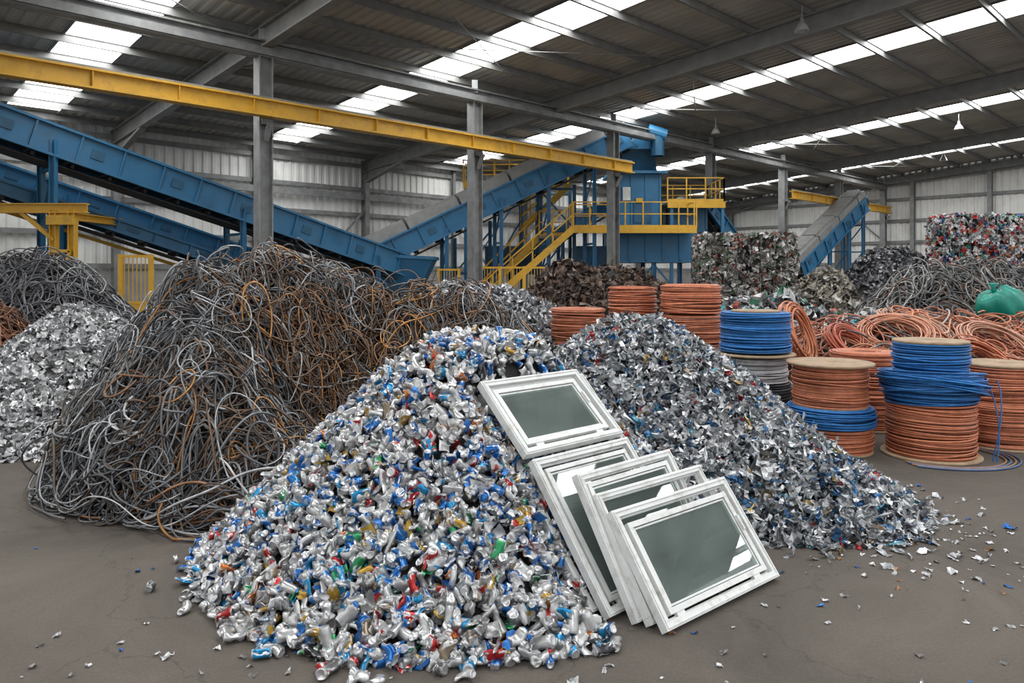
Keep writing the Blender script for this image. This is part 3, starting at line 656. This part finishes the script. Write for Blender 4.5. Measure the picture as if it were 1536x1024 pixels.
b=B(); rings(b,(4.62,8.1,.86),.50,16,.05,.009,BLU,(0.04,.06,1),flat=1.3); rings(b,(4.66,8.08,.79),.53,8,.05,.008,BLU*1.1,(0.15,.1,1),flat=1.2)
t=np.linspace(0,1,40)
for k in range(2):
    P=np.stack([5.08+.10*np.sin(t*3+k)+.07*k,7.88-.12*t+.05*np.sin(t*5+k),.85-.85*t**1.6],-1); P[:,2]=np.maximum(P[:,2],.012); b.tube(P,.007,5,0,BLU)
b.done('loose_blue_cable',[M_cable],smooth=True)
b=B()
for k in range(4):
    a=np.linspace(-2.6,.6,50)+.1*k; P=np.stack([4.7+(.62+.05*k)*np.cos(a),8.05+(.55+.03*k)*np.sin(a),.012+0*a],-1); b.tube(P,.010,6,0,(BLU*.5+.08) if k%2 else np.array((.35,.2,.12)))
b.done('floor_cable_loops',[M_cable],smooth=True)

# ---------------------------------------------------------------- bales
def bales(name,x0,x1,y,z,nx,nz,palette,yaw=0,depth=1.2,n=900):
    b=B(); w=(x1-x0)/nx;hh=z/nz; cy,sy=math.cos(yaw),math.sin(yaw); ex=np.array([cy,sy,0]);ey=np.array([-sy,cy,0])
    org=np.array([x0,y,0])
    for i in range(nx):
        for k in range(nz):
            c=org+ex*((i+.5)*w+rng.normal(0,.05))+ey*(depth/2+rng.normal(0,.08))+np.array([0,0,(k+.5)*hh]); hx,hy,hz=w*.46,depth/2,hh*.45
            b.obox(c,ex*(hx-.04),ey*(hy-.04),(0,0,hz-.02),m=1)
            m_=n; face=rng.integers(0,5,m_); uv=rng.uniform(-1,1,(m_,2))
            p=np.zeros((m_,3));nv=np.zeros((m_,3))
            for fi,(axn,sg) in enumerate(((1,-1),(0,1),(0,-1),(2,1),(1,1))):
                q=face==fi; hs=[hx,hy,hz]; oth=[a for a in range(3) if a!=axn]
                bul=.06*(1-np.abs(uv[q,0])**3)
                p[q,axn]=sg*(hs[axn]+bul-.03+rng.uniform(-.02,.02,q.sum())); p[q,oth[0]]=uv[q,0]*hs[oth[0]];p[q,oth[1]]=uv[q,1]*hs[oth[1]]; nv[q,axn]=sg
            Wp=c+p[:,:1]*ex+p[:,1:2]*ey+p[:,2:]*np.array([0,0,1.]); Wn=nv[:,:1]*ex+nv[:,1:2]*ey+nv[:,2:]*np.array([0,0,1.])
            scatter(b,shards,Wp,alignrot(Wn,.35),rng.uniform(.08,.22,m_),pal(m_,palette))
            for s_ in(-.5,0,.5):
                q=c+ex*s_*hx*1.2; 
                b.beam(q-ey*(hy+.06)-[0,0,hz],q-ey*(hy+.06)+[0,0,hz],.015,.01,m=2)
    return b.done(name,[M_scrap,M_core,M_steel])
bales('crushed_scrap_bale_stack',5.1,7.7,20,3.1,2,3,[(3,(.36,.34,.31)),(3,(.20,.18,.16)),(3,(.58,.58,.55)),(1,(.25,.08,.05)),(1,(.08,.15,.08)),(1.5,(.06,.05,.05))],yaw=-.06)
bales('crushed_can_bale_stack',13.1,16.9,22,3.8,3,4,[(6,(.68,.68,.67)),(2,(.33,.33,.33)),(2.2,(.50,.05,.04)),(.8,(.05,.28,.2)),(1,(.45,.2,.1)),(1,(.05,.13,.35)),(1,(.08,.08,.08))],yaw=.05,n=800)

b=B(); th=np.linspace(0,math.pi,22);a=np.linspace(0,2*math.pi,32,endpoint=False)
TT,AA=np.meshgrid(th,a,indexing='ij'); r=1+.07*np.sin(3*AA+2*TT)+.05*np.sin(7*AA-3*TT)+.03*np.sin(13*AA+9*TT)
X=.42*np.sin(TT)**.75*np.cos(AA)*r;Y=.3*np.sin(TT)**.75*np.sin(AA)*r;Z=.3*np.cos(TT)*r*(1+.15*np.cos(AA))
V=np.stack([X+8.85,Y+13.3,Z+1.42],-1).reshape(-1,3); idx=np.arange(22*32).reshape(22,32)
b.add(V,np.stack([idx[:-1],np.roll(idx,-1,1)[:-1],np.roll(idx,-1,1)[1:],idx[1:]],-1).reshape(-1,4))
b.lathe([(.02,.0),(.05,.04),(.03,.08),(.09,.16),(.05,.17),(0,.1)],(8.7,13.25,1.66),12)
b.done('green_bag',[M_bag],smooth=True)

# ---------------------------------------------------------------- discarded window frames
def windowf(BL,d,tilt,w,h,fw=.05,dep=.055,sash=.036,gap=.022,off=0.,pane=True,shift=(0,0)):
    d=np.array([d[0],d[1],0.]);d=nrm(d);nh=np.array([-d[1],d[0],0]);t=math.radians(tilt)
    ex=d;ey=nh*math.cos(t)+np.array([0,0,math.sin(t)])
    ez=np.cross(ex,ey); o=np.array(BL,float)+ez*off
    b=B()
    def bar(x0,x1,y0,y1,z0,z1,m=0): b.obox(o+ex*(x0+x1)/2+ey*(y0+y1)/2+ez*(z0+z1)/2,ex*(x1-x0)/2,ey*(y1-y0)/2,ez*(z1-z0)/2,m)
    def ring(x0,x1,y0,y1,wd,z0,z1,m=0):
        bar(x0,x1,y0,y0+wd,z0,z1,m);bar(x0,x1,y1-wd,y1,z0,z1,m);bar(x0,x0+wd,y0+wd,y1-wd,z0,z1,m);bar(x1-wd,x1,y0+wd,y1-wd,z0,z1,m)
    ring(0,w,0,h,fw,0,dep); ring(.010,w-.010,.010,h-.010,.010,dep,dep+.007)
    ring(fw-.004,w-fw+.004,fw-.004,h-fw+.004,.014,.0,dep*.35)
    if pane:
        i=fw+gap; x0,x1,y0,y1=i+shift[0],w-i+shift[0],i+shift[1],h-i+shift[1]
        ring(x0,x1,y0,y1,sash,.004,dep*.8); ring(x0+sash-.003,x1-sash+.003,y0+sash-.003,y1-sash+.003,.007,.02,dep*.62,2)
        ring(x0+sash+.004,x1-sash-.004,y0+sash+.004,y1-sash-.004,.012,.012,.034)
        j=sash+.005; bar(x0+j,x1-j,y0+j,y1-j,.024,.028,1)
        for xx in(fw+.1,w-fw-.18): bar(xx,xx+.07,fw-.01,fw+gap+.01,.01,dep*.7)
        bar(x1-.03,x1-.012,(y0+y1)/2,(y0+y1)/2+.1,dep*.8,dep*1.1,0)
    return b.done('discarded_window_frame',[M_pvc,M_glass,M_rub],bevel=.003)
Dn=(.735,.678)
windowf((.83,4.06,.0),(.765,.645),53,1.16,.70,fw=.046,sash=.034,gap=.034,shift=(.012,-.012))
windowf((.755,4.14,.0),(.76,.65),56,1.06,.77,pane=False,fw=.040)
windowf((.68,4.17,.0),Dn,58,.96,.88,fw=.044,sash=.03)
windowf((.53,4.22,.0),Dn,51,.96,1.01,gap=.03,fw=.045,sash=.03)
windowf((.44,4.28,.0),(.73,.683),49,1.0,.84,pane=False,fw=.045)
windowf((.07,4.68,.81),Dn,42,.97,.62,fw=.046,sash=.034,gap=.03,shift=(-.01,0))
windowf((.29,4.66,.52),(.745,.667),45,.96,.96,pane=False,off=-.04,fw=.042)
# ---------------------------------------------------------------- floor litter
b=B(); n=400
cx=np.concatenate([rng.normal(-.7,1.6,70),rng.normal(3.0,.8,240),rng.uniform(-4,6,90)]);cy=np.concatenate([rng.normal(3.85,.25,70),rng.normal(5.4,.65,240),rng.uniform(3,8,90)])
pos=np.stack([cx,cy,np.full(n,.008)],-1); scatter(b,shards,pos,alignrot(np.tile([0,0,1.],(n,1)),.12),rng.uniform(.018,.05,n)*(1+.8*(rng.uniform(size=n)>.9)),pal(n,[(5,(.6,.6,.6)),(2,(.2,.19,.18)),(1,(.03,.15,.45)),(.6,(.4,.2,.1))]))
b.done('floor_litter',[M_shard])

# ---------------------------------------------------------------- world + camera
w=bpy.data.worlds.new('World'); scene.world=w; w.use_nodes=True
bg=w.node_tree.nodes['Background']; bg.inputs[0].default_value=(.93,.96,1,1); bg.inputs[1].default_value=1.15
cam=bpy.data.cameras.new('camera'); co=bpy.data.objects.new('camera',cam); scene.collection.objects.link(co)
co.location=(0,0,2.0); co.rotation_euler=(math.radians(90),0,0)
cam.sensor_width=36; cam.lens=36*1100/1536; cam.shift_y=-102/1536; cam.clip_end=300; cam.clip_start=.05
scene.camera=co
print('verts',sum(len(o.data.vertices) for o in scene.objects if o.type=='MESH'))
